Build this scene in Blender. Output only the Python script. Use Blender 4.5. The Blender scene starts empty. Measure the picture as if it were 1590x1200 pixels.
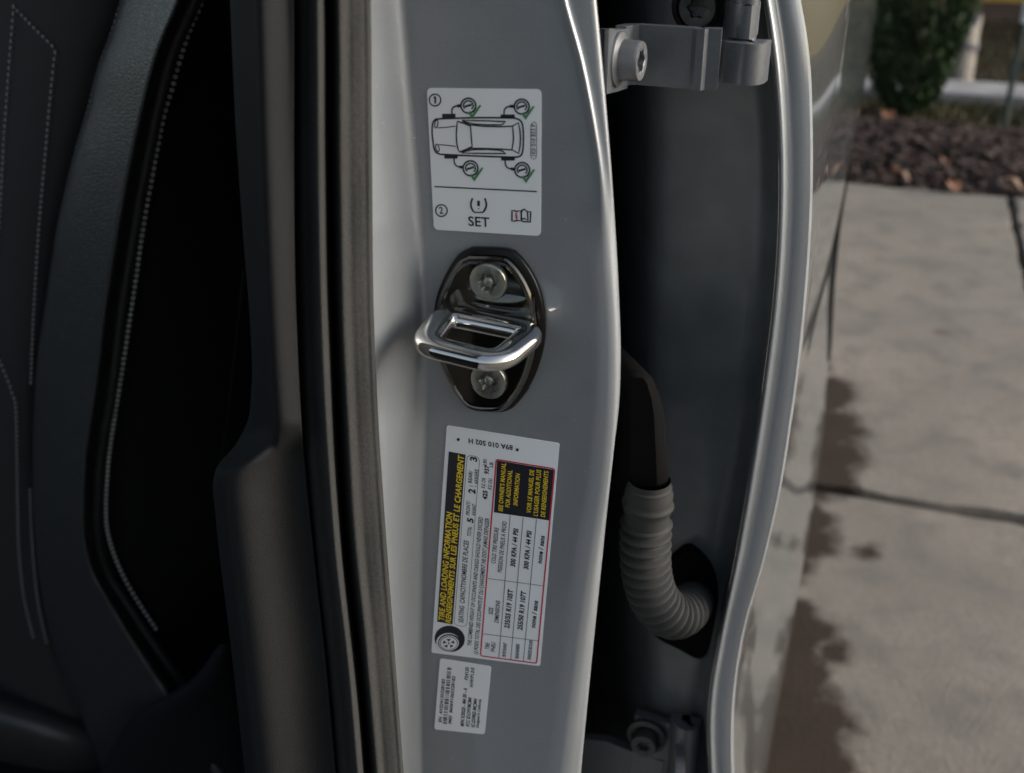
import bpy, bmesh, math, random
import numpy as np
from mathutils import Vector, Matrix

# ------------------------------------------------------------------ camera, sky, sun, exposure
SC = bpy.context.scene
COL = SC.collection
FPX, PITCH, CAMH = 1705.0, math.radians(26.5), 1.05
SP, CP = math.sin(PITCH), math.cos(PITCH)
cam = bpy.data.cameras.new('camera'); camo = bpy.data.objects.new('camera', cam); COL.objects.link(camo)
camo.location = (0, 0, CAMH); camo.rotation_euler = (math.pi/2 - PITCH, 0, 0)
cam.sensor_width = 36; cam.lens = FPX/1590*36; cam.clip_start = 0.02; cam.clip_end = 600
cam.dof.use_dof = True; cam.dof.focus_distance = 0.485; cam.dof.aperture_fstop = 9.5
SC.camera = camo

SUN_AZ = Vector((1.0, -0.14, 0)).normalized(); SUN_EL = math.radians(22)
w = bpy.data.worlds.new('World'); SC.world = w; w.use_nodes = True
nt = w.node_tree; bg = nt.nodes['Background']
sky = nt.nodes.new('ShaderNodeTexSky'); sky.sky_type = 'NISHITA'; sky.sun_disc = False
sky.sun_elevation = SUN_EL; sky.sun_rotation = math.atan2(SUN_AZ.x, SUN_AZ.y)
sky.air_density = 1.2; sky.dust_density = 4.0; sky.ozone_density = 1.0
hs = nt.nodes.new('ShaderNodeHueSaturation'); hs.inputs['Saturation'].default_value = 0.72
nt.links.new(sky.outputs[0], hs.inputs['Color']); nt.links.new(hs.outputs[0], bg.inputs[0])
bg.inputs[1].default_value = 0.10
sl = bpy.data.lights.new('sun', 'SUN'); sl.energy = 1.5; sl.angle = math.radians(38); sl.color = (1.0, 0.982, 0.96)
so = bpy.data.objects.new('sun', sl); COL.objects.link(so)
sd = Vector((SUN_AZ.x*math.cos(SUN_EL), SUN_AZ.y*math.cos(SUN_EL), math.sin(SUN_EL)))
so.rotation_euler = sd.to_track_quat('Z', 'Y').to_euler(); so.location = (3, -2, 3)
SC.view_settings.view_transform = 'Standard'; SC.view_settings.look = 'None'
SC.view_settings.gamma = 1.0; SC.view_settings.exposure = 1.3
SC.view_settings.use_curve_mapping = False
SC.cycles.caustics_reflective = False

# ------------------------------------------------------------------ frames: the car stands turned 19 degrees to the camera heading
AX, AY = 0.3256, 0.9455           # rearward axis of the car (v); outward axis (u) is (AY, -AX)
def W(u, v, z): return Vector((u*AY + v*AX, -u*AX + v*AY, z))
def ray(px, py):
    a = (px-795)/FPX; b = -(py-600)/FPX
    return Vector((a, CP + b*SP, -SP + b*CP))
def PV(px, py, v):                # point of that sight line on the car plane v
    d = ray(px, py); t = v/(d.x*AX + d.y*AY); return Vector((0, 0, CAMH)) + d*t
def PG(px, py, z=0.0):
    d = ray(px, py); t = (z-CAMH)/d.z; return Vector((0, 0, CAMH)) + d*t
def uvz(p): return (p.x*AY - p.y*AX, p.x*AX + p.y*AY, p.z)

def spline(pts):                  # monotone-ish cubic through (x,y)
    xs = np.array([p[0] for p in pts], float); ys = np.array([p[1] for p in pts], float)
    m = np.zeros(len(xs)); dx = np.diff(xs); dy = np.diff(ys)/dx
    m[1:-1] = (dy[:-1]*dx[1:] + dy[1:]*dx[:-1])/(dx[:-1]+dx[1:]); m[0] = dy[0]; m[-1] = dy[-1]
    def f(x):
        if x <= xs[0]: return float(ys[0] + m[0]*(x-xs[0]))
        if x >= xs[-1]: return float(ys[-1] + m[-1]*(x-xs[-1]))
        i = int(np.searchsorted(xs, x)-1); h = xs[i+1]-xs[i]; t = (x-xs[i])/h
        return float((2*t**3-3*t*t+1)*ys[i] + (t**3-2*t*t+t)*h*m[i] + (-2*t**3+3*t*t)*ys[i+1] + (t**3-t*t)*h*m[i+1])
    return f
def sstep(a, b, x):
    t = min(1, max(0, (x-a)/(b-a))); return t*t*(3-2*t)
def rnd_poly(pts, rad, n=7):      # polyline with rounded corners, fixed sample count
    out = [pts[0]]
    for i in range(1, len(pts)-1):
        p, a, b = pts[i], pts[i-1], pts[i+1]
        la, lb = (a-p).length, (b-p).length
        r_ = rad[i-1] if isinstance(rad[i-1], tuple) else (rad[i-1], rad[i-1]); ra = min(r_[0], la*0.48); rb = min(r_[1], lb*0.48)
        s = p + (a-p)*(ra/la); e = p + (b-p)*(rb/lb)
        for k in range(n):
            t = k/(n-1); out.append(s*(1-t)**2 + p*2*t*(1-t) + e*t*t)
    out.append(pts[-1]); return out

# ------------------------------------------------------------------ object helpers
def obj(name, verts, faces, mat, parent=None, smooth=None):
    me = bpy.data.meshes.new(name); me.from_pydata([tuple(v) for v in verts], [], faces); me.update()
    if smooth is not None:
        me.polygons.foreach_set('use_smooth', [True]*len(me.polygons))
        if smooth < 179: me.set_sharp_from_angle(angle=math.radians(smooth))
    o = bpy.data.objects.new(name, me); COL.objects.link(o)
    if mat: me.materials.append(mat)
    if parent:
        o.parent = parent
        base = Vector((0, 0, 0)); q = parent
        while q is not None: base += q.location; q = q.parent
        o.location = -base
    return o
def tag(o, label=None, cat=None, group=None, kind=None):
    if label: o['label'] = label
    if cat: o['category'] = cat
    if group: o['group'] = group
    if kind: o['kind'] = kind
    return o
def thing(name, loc, label, cat, group=None):
    o = bpy.data.objects.new(name, None); o.empty_display_size = 0.05; COL.objects.link(o); o.location = loc
    return tag(o, label, cat, group)
class MB:
    def __init__(s): s.v = []; s.f = []
    def add(s, V, Fc):
        b = len(s.v); s.v += [Vector(x) for x in V]; s.f += [tuple(i+b for i in q) for q in Fc]; return s
    def box(s, c, ax, h):         # centre, three axes, half sizes
        c = Vector(c); V = []
        for i in (-1, 1):
            for j in (-1, 1):
                for k in (-1, 1): V.append(c + ax[0]*(i*h[0]) + ax[1]*(j*h[1]) + ax[2]*(k*h[2]))
        return s.add(V, [(0,1,3,2),(4,6,7,5),(0,4,5,1),(2,3,7,6),(0,2,6,4),(1,5,7,3)])
    def grid(s, rows, close=False):
        n = len(rows[0]); V = [p for r in rows for p in r]; Fc = []
        for i in range(len(rows)-1):
            for j in range(n if close else n-1):
                k = (j+1) % n
                Fc.append((i*n+j, i*n+k, (i+1)*n+k, (i+1)*n+j))
        return s.add(V, Fc)
    def prism(s, poly, off):      # polygon of points, extrusion vector
        n = len(poly); V = list(poly) + [Vector(p)+off for p in poly]
        Fc = [tuple(range(n)), tuple(range(2*n-1, n-1, -1))] + [(i, i+n, (i+1) % n + n, (i+1) % n) for i in range(n)]
        return s.add(V, Fc)
    def lathe(s, c, axis, prof, n=40, mod=None):   # prof = [(r, h)], mod(i, ang) scales the radius
        axis = Vector(axis).normalized(); t = Vector((0, 0, 1)) if abs(axis.z) < 0.9 else Vector((1, 0, 0))
        e1 = axis.cross(t).normalized(); e2 = axis.cross(e1); c = Vector(c); rows = []
        for i, (r, h) in enumerate(prof):
            rows.append([c + axis*h + (e1*math.cos(2*math.pi*k/n) + e2*math.sin(2*math.pi*k/n))*(r*(mod(i, 2*math.pi*k/n) if mod else 1)) for k in range(n)])
        return s.grid(rows, True)
    def sweep(s, path, radf, n=24, ring=None, cap=False):
        N = len(path); prev = None; rows = []; L = 0
        for i, p in enumerate(path):
            t = (path[min(i+1, N-1)] - path[max(i-1, 0)]).normalized()
            if prev is None:
                a = Vector((0, 0, 1)) if abs(t.z) < 0.8 else Vector((1, 0, 0)); e = (a - t*a.dot(t)).normalized()
            else: e = (prev - t*prev.dot(t)).normalized()
            prev = e; g = t.cross(e); r = radf(i/(N-1))
            rows.append([p + e*(r*math.cos(2*math.pi*k/n)) + g*(r*math.sin(2*math.pi*k/n)) for k in range(n)])
        b = len(s.v); s.grid(rows, True)
        if cap:
            s.f.append(tuple(b+k for k in range(n))); s.f.append(tuple(b+(N-1)*n+k for k in range(n-1, -1, -1)))
        return s
    def build(s, name, mat, parent=None, smooth=None): return obj(name, s.v, s.f, mat, parent, smooth)
def bez_path(pts, n=12):          # Catmull-Rom through points
    P = [pts[0]*2-pts[1]] + list(pts) + [pts[-1]*2-pts[-2]]; out = []
    for i in range(1, len(P)-2):
        for k in range(n):
            t = k/n
            out.append(0.5*((2*P[i]) + (P[i+1]-P[i-1])*t + (2*P[i-1]-5*P[i]+4*P[i+1]-P[i+2])*t*t + (3*P[i]-P[i-1]-3*P[i+1]+P[i+2])*t**3))
    out.append(pts[-1]); return out
def loft(name, rowf, pys, mat, parent, top=None, bottom=None, smooth=180):
    rows = [rowf(py) for py in pys]
    if top is not None:
        r = rows[0]; z0 = sum(p.z for p in r)/len(r)
        ext = [[p + Vector((-0.10*AY*k*k, 0.10*AX*k*k, (top-z0)*k)) for p in r] for k in (1.0, 0.75, 0.5, 0.25)]
        rows = ext + rows
    if bottom is not None:
        r = rows[-1]; z0 = sum(p.z for p in r)/len(r)
        rows = rows + [[p + Vector((0, 0, (bottom-z0)*k)) for p in r] for k in (0.25, 0.5, 0.75, 1.0)]
    return MB().grid(rows).build(name, mat, parent, smooth)

# ------------------------------------------------------------------ materials
def mat(name, col, rough=0.5, metal=0.0, coat=0.0, coat_rough=0.03, spec=0.5, noise=None, bump=None, rnoise=None, sheen=0.0):
    """noise=(scale, amount[, colour2]) mottles the colour; bump=(scale, strength, dist) fine relief; rnoise=(scale, amount)"""
    m = bpy.data.materials.new(name); m.use_nodes = True; t = m.node_tree; b = t.nodes['Principled BSDF']
    b.inputs['Base Color'].default_value = (*col, 1); b.inputs['Roughness'].default_value = rough
    b.inputs['Metallic'].default_value = metal; b.inputs['Coat Weight'].default_value = coat
    b.inputs['Coat Roughness'].default_value = coat_rough; b.inputs['Specular IOR Level'].default_value = spec
    if sheen: b.inputs['Sheen Weight'].default_value = sheen; b.inputs['Sheen Roughness'].default_value = 0.4
    tc = t.nodes.new('ShaderNodeTexCoord')
    def nz(scale, detail=4):
        n = t.nodes.new('ShaderNodeTexNoise'); n.inputs['Scale'].default_value = scale; n.inputs['Detail'].default_value = detail
        t.links.new(tc.outputs['Object'], n.inputs['Vector']); return n
    if noise:
        n = nz(noise[0]); mx = t.nodes.new('ShaderNodeMix'); mx.data_type = 'RGBA'
        c2 = noise[2] if len(noise) > 2 else tuple(c*(1-noise[1]) for c in col)
        r = t.nodes.new('ShaderNodeMapRange'); r.inputs[1].default_value = 0.35; r.inputs[2].default_value = 0.65
        t.links.new(n.outputs[0], r.inputs[0]); t.links.new(r.outputs[0], mx.inputs[0])
        mx.inputs[6].default_value = (*col, 1); mx.inputs[7].default_value = (*c2, 1)
        t.links.new(mx.outputs[2], b.inputs['Base Color'])
    if rnoise:
        n = nz(rnoise[0]); r = t.nodes.new('ShaderNodeMapRange')
        r.inputs[3].default_value = rough-rnoise[1]; r.inputs[4].default_value = rough+rnoise[1]
        r.inputs[1].default_value = 0.3; r.inputs[2].default_value = 0.7
        t.links.new(n.outputs[0], r.inputs[0]); t.links.new(r.outputs[0], b.inputs['Roughness'])
    if bump:
        n = nz(bump[0], 2); bp = t.nodes.new('ShaderNodeBump'); bp.inputs['Strength'].default_value = bump[1]; bp.inputs['Distance'].default_value = bump[2]
        t.links.new(n.outputs[0], bp.inputs['Height']); t.links.new(bp.outputs[0], b.inputs['Normal'])
    return m
M = {}
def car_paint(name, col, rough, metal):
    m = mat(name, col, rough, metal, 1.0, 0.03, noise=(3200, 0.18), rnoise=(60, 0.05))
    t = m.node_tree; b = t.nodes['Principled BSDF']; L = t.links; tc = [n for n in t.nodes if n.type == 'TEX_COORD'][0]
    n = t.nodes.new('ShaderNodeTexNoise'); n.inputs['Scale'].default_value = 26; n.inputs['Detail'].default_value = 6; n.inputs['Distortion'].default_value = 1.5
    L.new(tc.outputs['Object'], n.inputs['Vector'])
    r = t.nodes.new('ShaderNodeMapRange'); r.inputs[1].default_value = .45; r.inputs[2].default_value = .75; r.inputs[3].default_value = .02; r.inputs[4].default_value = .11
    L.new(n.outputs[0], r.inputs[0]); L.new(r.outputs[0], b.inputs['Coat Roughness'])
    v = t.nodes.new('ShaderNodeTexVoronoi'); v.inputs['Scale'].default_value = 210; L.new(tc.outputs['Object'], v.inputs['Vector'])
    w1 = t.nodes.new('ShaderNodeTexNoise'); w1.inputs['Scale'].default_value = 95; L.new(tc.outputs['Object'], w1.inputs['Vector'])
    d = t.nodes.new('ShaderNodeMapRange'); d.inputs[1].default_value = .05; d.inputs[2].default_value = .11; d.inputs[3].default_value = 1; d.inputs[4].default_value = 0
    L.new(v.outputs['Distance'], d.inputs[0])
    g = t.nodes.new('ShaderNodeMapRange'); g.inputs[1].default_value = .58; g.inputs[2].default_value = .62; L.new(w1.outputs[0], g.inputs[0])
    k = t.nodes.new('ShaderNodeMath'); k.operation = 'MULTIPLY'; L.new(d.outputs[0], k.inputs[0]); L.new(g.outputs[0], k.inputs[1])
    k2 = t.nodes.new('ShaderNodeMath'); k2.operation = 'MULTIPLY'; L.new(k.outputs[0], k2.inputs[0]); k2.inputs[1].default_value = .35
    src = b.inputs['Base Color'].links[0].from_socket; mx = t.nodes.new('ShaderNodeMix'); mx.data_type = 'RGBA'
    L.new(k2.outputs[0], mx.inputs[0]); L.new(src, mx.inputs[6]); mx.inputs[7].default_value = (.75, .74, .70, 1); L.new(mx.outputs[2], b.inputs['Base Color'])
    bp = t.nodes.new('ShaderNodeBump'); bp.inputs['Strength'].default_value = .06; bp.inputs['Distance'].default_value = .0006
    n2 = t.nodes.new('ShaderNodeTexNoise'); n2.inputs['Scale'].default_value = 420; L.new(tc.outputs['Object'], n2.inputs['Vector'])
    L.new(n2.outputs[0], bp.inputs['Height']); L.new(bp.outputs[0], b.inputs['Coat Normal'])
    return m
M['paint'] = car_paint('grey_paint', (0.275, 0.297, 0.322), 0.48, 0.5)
M['outer'] = mat('grey_paint_less_lit', (0.50, 0.55, 0.60), 0.24, 0.92, 1.0, 0.025, noise=(3200, 0.12))  # same body paint; its tone and gloss stand in for a less lit skin
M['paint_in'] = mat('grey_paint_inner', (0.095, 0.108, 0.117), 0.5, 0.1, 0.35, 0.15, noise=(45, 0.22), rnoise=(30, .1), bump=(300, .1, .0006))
M['trim'] = mat('grained_trim', (0.0125, 0.0132, 0.0142), 0.72, spec=.14, bump=(2200, 0.5, 0.0006), noise=(1500, 0.25))
M['seal'] = mat('seal_rubber', (0.028, 0.0288, 0.0285), 0.8, spec=.25, bump=(1900, 0.35, 0.0005), noise=(900, 0.35))
M['black'] = mat('black_plastic', (0.005, 0.005, 0.005), 0.9, spec=.04, bump=(700, 0.15, 0.0004))
M['carpet'] = mat('dark_carpet', (0.008, 0.008, 0.008), 0.9, spec=.1, bump=(500, 0.6, 0.002))
M['leather'] = mat('black_leather', (0.040, 0.041, 0.041), 0.36, bump=(800, 0.4, 0.0012), rnoise=(300, 0.08))
M['suede'] = mat('black_seat_fabric', (0.020, 0.020, 0.0195), 0.85, bump=(1500, 0.4, 0.0006))
M['side'] = mat('black_seat_side', (0.004, 0.004, 0.004), 0.8)
M['thread'] = mat('grey_thread', (0.78, 0.78, 0.76), 0.7)
M['chrome'] = mat('polished_steel', (0.55, 0.545, 0.53), 0.10, 1.0, rnoise=(120, 0.04))
M['plate'] = mat('dark_polished_steel', (0.11, 0.11, 0.102), 0.12, 1.0, rnoise=(150, 0.05))
M['zinc'] = mat('bolt_steel', (0.30, 0.31, 0.285), 0.33, 1.0, rnoise=(400, 0.1))
M['gasket'] = mat('black_gloss_plastic', (0.005, 0.005, 0.005), 0.32, spec=.2)
M['rubber'] = mat('ribbed_rubber', (0.0195, 0.0205, 0.021), 0.7, spec=.25, bump=(1500, 0.25, 0.0004))
M['white'] = mat('label_vinyl', (0.77, 0.80, 0.83), 0.32, noise=(25, 0.04))
M['ink'] = mat('black_ink', (0.012, 0.013, 0.02), 0.4)
M['yellow'] = mat('yellow_ink', (0.75, 0.55, 0.03), 0.4)
M['red'] = mat('red_ink', (0.52, 0.03, 0.05), 0.4)
M['green'] = mat('green_ink', (0.07, 0.22, 0.09), 0.4)
M['greyink'] = mat('grey_ink', (0.16, 0.17, 0.20), 0.4)

# ------------------------------------------------------------------ concrete with the wet patches beside the car
def concrete():
    m = bpy.data.materials.new('weathered_concrete'); m.use_nodes = True; t = m.node_tree; b = t.nodes['Principled BSDF']; L = t.links
    tc = t.nodes.new('ShaderNodeTexCoord')
    def nz(s, d=5, r=0.55):
        n = t.nodes.new('ShaderNodeTexNoise'); n.inputs['Scale'].default_value = s; n.inputs['Detail'].default_value = d; n.inputs['Roughness'].default_value = r
        L.new(tc.outputs['Object'], n.inputs['Vector']); return n.outputs[0]
    def mr(x, a, c, lo=0.0, hi=1.0):
        r = t.nodes.new('ShaderNodeMapRange'); r.inputs[1].default_value = a; r.inputs[2].default_value = c; r.inputs[3].default_value = lo; r.inputs[4].default_value = hi
        L.new(x, r.inputs[0]); return r.outputs[0]
    def mix(f, a, c):
        x = t.nodes.new('ShaderNodeMix'); x.data_type = 'RGBA'; L.new(f, x.inputs[0])
        for s, k in ((a, 6), (c, 7)):
            if isinstance(s, tuple): x.inputs[k].default_value = (*s, 1)
            else: L.new(s, x.inputs[k])
        return x.outputs[2]
    def math_(op, a, c):
        x = t.nodes.new('ShaderNodeMath'); x.operation = op
        for s, k in ((a, 0), (c, 1)):
            if isinstance(s, (int, float)): x.inputs[k].default_value = s
            else: L.new(s, x.inputs[k])
        return x.outputs[0]
    c = mix(mr(nz(2.2), 0.35, 0.68), (0.222, 0.194, 0.160), (0.125, 0.111, 0.094))
    c = mix(mr(nz(0.9, 3), 0.42, 0.7), c, (0.15, 0.137, 0.12))
    c = mix(mr(nz(11), 0.47, 0.75), c, (0.095, 0.088, 0.078))
    c = mix(mr(nz(70, 3), 0.45, 0.8), c, (0.12, 0.112, 0.10))
    # small dark spots
    vo = t.nodes.new('ShaderNodeTexVoronoi'); vo.inputs['Scale'].default_value = 2.6; L.new(tc.outputs['Object'], vo.inputs['Vector'])
    c = mix(mr(vo.outputs['Distance'], 0.035, 0.075, 0.75, 0.0), c, (0.075, 0.06, 0.045))
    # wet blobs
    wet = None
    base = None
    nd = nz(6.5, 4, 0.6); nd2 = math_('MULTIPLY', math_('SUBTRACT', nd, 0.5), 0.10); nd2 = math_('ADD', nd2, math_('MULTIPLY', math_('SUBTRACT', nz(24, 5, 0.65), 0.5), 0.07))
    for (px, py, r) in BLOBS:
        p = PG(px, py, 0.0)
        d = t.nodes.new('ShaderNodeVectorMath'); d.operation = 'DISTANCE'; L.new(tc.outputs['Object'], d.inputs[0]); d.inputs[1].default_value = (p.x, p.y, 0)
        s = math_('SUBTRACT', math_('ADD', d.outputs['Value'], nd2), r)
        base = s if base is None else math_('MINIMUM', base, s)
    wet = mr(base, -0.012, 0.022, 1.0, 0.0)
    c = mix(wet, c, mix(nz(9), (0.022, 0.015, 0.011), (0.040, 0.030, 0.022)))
    L.new(c, b.inputs['Base Color'])
    L.new(mr(wet, 0, 1, 0.85, 0.75), b.inputs['Roughness']); L.new(mr(wet, 0, 1, 0.4, 0.15), b.inputs['Specular IOR Level'])
    bp = t.nodes.new('ShaderNodeBump'); bp.inputs['Strength'].default_value = 0.4; bp.inputs['Distance'].default_value = 0.004
    L.new(nz(120, 4), bp.inputs['Height']); L.new(bp.outputs[0], b.inputs['Normal'])
    return m
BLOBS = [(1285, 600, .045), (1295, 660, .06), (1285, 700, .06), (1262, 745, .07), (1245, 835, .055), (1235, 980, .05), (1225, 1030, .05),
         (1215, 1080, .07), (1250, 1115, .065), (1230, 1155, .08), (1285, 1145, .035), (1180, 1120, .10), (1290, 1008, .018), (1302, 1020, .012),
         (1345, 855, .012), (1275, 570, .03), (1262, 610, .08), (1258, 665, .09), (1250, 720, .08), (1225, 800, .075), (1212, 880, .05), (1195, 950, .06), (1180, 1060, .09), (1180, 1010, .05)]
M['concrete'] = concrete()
M['kerbm'] = mat('pale_kerb', (0.27, 0.27, 0.28), 0.85, noise=(6, 0.3), bump=(90, 0.3, 0.004))
M['soil'] = mat('dark_soil', (0.016, 0.012, 0.010), 0.95, noise=(9, 0.4), bump=(40, 0.8, 0.03))
M['lawn'] = mat('dry_lawn', (0.045, 0.038, 0.018), 0.95, noise=(1.7, 0.3, (0.055, 0.033, 0.02)), bump=(60, 0.8, 0.03))

# ------------------------------------------------------------------ ground, driveway, bed, kerb
def sheet(name, u0, u1, v0, v1, z, m, kind='structure'):
    o = obj(name, [W(u0, v0, z), W(u1, v0, z), W(u1, v1, z), W(u0, v1, z)], [(0, 1, 2, 3)], m); return tag(o, kind=kind)
lawn = sheet('ground', -150, 150, -150, 150, -0.06, M['lawn'])
ran = random.Random(4)
drive = tag(obj('driveway', [W(-6.2, -4.4, -.05), W(3.6, -4.4, -.05), W(3.6, 3.8, -.05), W(-6.2, 3.8, -.05)], [(0, 1, 2, 3)], M['soil']), kind='structure')
def slab(u0, u1, v0, v1, crn=0.012):
    # slab with slightly ragged, chamfered rim
    def rim(ins, z, rag):
        pts = []
        n = 60
        for a, c in (((u0, v0), (u1, v0)), ((u1, v0), (u1, v1)), ((u1, v1), (u0, v1)), ((u0, v1), (u0, v0))):
            for k in range(n):
                s = k/n; pts.append([a[0]+(c[0]-a[0])*s, a[1]+(c[1]-a[1])*s])
        cu, cv = (u0+u1)/2, (v0+v1)/2; out = []
        for i, (x, y) in enumerate(pts):
            j = rag[i]
            x2 = min(max(x, u0+ins+j), u1-ins-j); y2 = min(max(y, v0+ins+j), v1-ins-j)
            out.append(W(x2, y2, z))
        return out
    rag = [ran.uniform(0, 0.005) + (0.012 if ran.random() < .10 else 0) for _ in range(240)]
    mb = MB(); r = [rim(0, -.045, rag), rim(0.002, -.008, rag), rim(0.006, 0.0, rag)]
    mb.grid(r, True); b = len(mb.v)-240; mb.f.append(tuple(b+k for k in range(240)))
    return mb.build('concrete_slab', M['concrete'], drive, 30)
J = 0.005
us = [-6.2, -2.7, 0.405, 3.6]; vs = [-4.4, -2.3, -0.26, 1.787, 3.84]
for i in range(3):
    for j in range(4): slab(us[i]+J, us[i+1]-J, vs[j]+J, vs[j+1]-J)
bed = tag(MB().grid([[W(u, v, -.035 + .045*math.sin(min(1, (v-3.85)/1.05)*math.pi)*(1+.3*math.sin(u*5+v*3))) for u in np.linspace(-6, 4.5, 60)] for v in np.linspace(3.85, 4.92, 14)]).build('mulch_bed', M['soil'], None, 180), kind='structure')
# mulch chips
mb = MB(); M['chip'] = mat('bark_chip', (0.016, 0.0085, 0.0065), 0.9, noise=(13, 0.5, (0.038, 0.021, 0.016)))
for k in range(9000):
    u = ran.uniform(-1.6, 3.0); v = 3.86 + 1.02*ran.random()
    z = -.025 + .045*math.sin(min(1, (v-3.85)/1.05)*math.pi)*(1+.3*math.sin(u*5+v*3)) + ran.uniform(0, .02)
    R = Matrix.Rotation(ran.uniform(0, 6.28), 3, 'Z') @ Matrix.Rotation(ran.uniform(-.6, .6), 3, 'X') @ Matrix.Rotation(ran.uniform(-.6, .6), 3, 'Y')
    mb.box(W(u, v, z), [R.col[0], R.col[1], R.col[2]], (ran.uniform(.01, .032), ran.uniform(.005, .014), ran.uniform(.002, .006)))
tag(mb.build('bark_mulch', M['chip']), 'dark brown bark mulch chips covering the bed beyond the concrete', 'mulch', kind='stuff')
kerb = MB()
kerb.prism([W(-8, 5.40, -.06), W(8, 5.40, -.06), W(8, 5.41, .028), W(8, 5.69, .03), W(8, 5.70, -.06), W(-8, 5.70, -.06), W(-8, 5.69, .03), W(-8, 5.41, .028)][:0] or
           [W(-8, 5.40, -.06), W(-8, 5.405, .02), W(-8, 5.42, .03), W(-8, 5.68, .03), W(-8, 5.695, .02), W(-8, 5.70, -.06)], W(16, 0, 0))
tag(kerb.build('kerb', M['kerbm'], None, 30), kind='structure')
# grass blades between bed and kerb and leaf litter beyond
def blades(name, u0, u1, v0, v1, n, h, cols, label):
    r = random.Random(9); mb = MB()
    for k in range(n):
        p = W(r.uniform(u0, u1), r.uniform(v0, v1), -.06); a = r.uniform(0, 6.28); hh = h*r.uniform(.5, 1.2); wd = .005
        d = Vector((math.cos(a), math.sin(a), 0)); q = Vector((-d.y, d.x, 0)); ln = r.uniform(.1, .9)*hh
        mb.add([p-q*wd, p+q*wd, p+d*ln*.5+q*wd*.6+Vector((0, 0, hh*.65)), p+d*ln+Vector((0, 0, hh))], [(0, 1, 2, 3)])
    return tag(mb.build(name, cols), label, 'grass', kind='stuff')
M['grass'] = mat('short_grass', (0.035, 0.042, 0.014), 0.8, noise=(3, .5, (0.065, 0.05, 0.02)))
M['litter'] = mat('dry_grass', (0.065, 0.042, 0.022), 0.9, noise=(2.2, .5, (0.04, 0.04, 0.016)))
blades('grass', -1.0, 2.6, 4.86, 5.42, 9000, .07, M['grass'], 'short green and tan grass strip before the pale kerb')
blades('dry_grass', -1.0, 3.4, 5.70, 8.2, 12000, .07, M['litter'], 'brown dry grass between the kerb and the yellow house')

# ------------------------------------------------------------------ tree, posts, leaves, house
def conifer():
    base = PG(1402, 186, -.03); base.z = -.03
    t = thing('conifer', base, 'dark green columnar evergreen at the far edge of the mulch bed', 'tree')
    M['needle'] = mat('evergreen_leaf', (0.014, 0.036, 0.009), 0.65, noise=(6, .5, (0.026, 0.055, 0.011)))
    M['bark'] = mat('bark', (0.06, 0.045, 0.035), 0.9, bump=(60, .5, .01))
    mb = MB(); mb.sweep([base + Vector((0.006*math.sin(k), 0.005*math.cos(k*1.3), k*.22)) for k in range(9)], lambda s: .028*(1-s*.85), 10)
    r = random.Random(3)
    for k in range(26):
        z = .1+k*.065; a = k*2.4; L = RAD(z)*.75
        mb.sweep([base+Vector((0, 0, z)), base+Vector((math.cos(a)*L*.5, math.sin(a)*L*.5, z+L*.5)), base+Vector((math.cos(a)*L, math.sin(a)*L, z+L*1.2))], lambda s: .008*(1-s*.8), 5)
    mb.build('trunk', M['bark'], t, 60)
    mb = MB()
    for k in range(15000):
        z = 0.02 + 1.85*r.random()**.9; a = r.uniform(0, 6.283)
        R = RAD(z)*(1+.16*math.sin(a*5+z*9)*math.sin(z*14+a*2)); q = R*math.sqrt(r.uniform(.3, 1.0))
        p = base + Vector((math.cos(a)*q, math.sin(a)*q, z))
        d = Vector((math.cos(a)*.5+r.uniform(-.4, .4), math.sin(a)*.5+r.uniform(-.4, .4), 1)).normalized()
        s = d.cross(Vector((r.uniform(-1, 1), r.uniform(-1, 1), .2))).normalized(); L = r.uniform(.025, .06); wd = r.uniform(.006, .013)
        mb.add([p, p+d*L*.5+s*wd, p+d*L, p+d*L*.5-s*wd], [(0, 1, 2, 3)])
    mb.build('crown', M['needle'], t)
RAD = spline([(0, .045), (.10, .12), (.25, .17), (.45, .215), (.8, .24), (1.3, .17), (1.8, .03)])
conifer()
# green stake with pale top
p = PG(1556, 208, -.02); p.z = -.03
t = thing('garden_stake', p, 'thin dark green metal stake with a pale top in the mulch bed', 'stake')
M['stake'] = mat('green_metal', (0.012, 0.028, 0.026), 0.45); M['pale'] = mat('pale_plastic', (0.55, 0.56, 0.53), 0.6)
mb = MB(); mb.sweep([p, p+Vector((0, 0, .25)), p+Vector((0, 0, .44))], lambda s: .012, 10, cap=True)
mb.box(p+Vector((0, 0, .27)), [Vector((1, 0, 0)), Vector((0, 1, 0)), Vector((0, 0, 1))], (.02, .012, .03)); mb.build('shaft', M['stake'], t, 40)
MB().sweep([p+Vector((0, 0, .441)), p+Vector((0, 0, 1.1)), p+Vector((0, 0, 1.12))], lambda s: .017 if s < .9 else .012, 12, cap=True).build('sleeve', M['pale'], t, 40)
# pale weathered post
p = PG(1484, 138, -.05); p.z = -.06
t = thing('weathered_post', p, 'short pale weathered post standing beyond the kerb beside the evergreen', 'post')
M['wood'] = mat('weathered_wood', (0.27, 0.25, 0.22), 0.9, noise=(18, .4), bump=(60, .5, .01))
mb = MB(); n = 16; rows = []
for (h, rr) in ((0, .078), (.05, .07), (.2, .064), (.30, .062), (.305, .058)):
    rows.append([p+Vector((math.cos(6.283*k/n)*rr*(1+.05*math.sin(k*2.1)), math.sin(6.283*k/n)*rr, h + (.06*math.cos(6.283*k/n) if h > .25 else 0))) for k in range(n)])
mb.grid(rows, True); b = len(mb.v)-n; mb.f.append(tuple(b+k for k in range(n))); mb.build('shaft', M['wood'], t, 35)
MB().lathe(p+Vector((0, 0, .225)), (0.25, 0, 1), [(.072, -.012), (.075, 0), (.072, .012)], 20).build('band', mat('dull_band', (.10, .10, .12), .6), t, 180)
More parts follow.
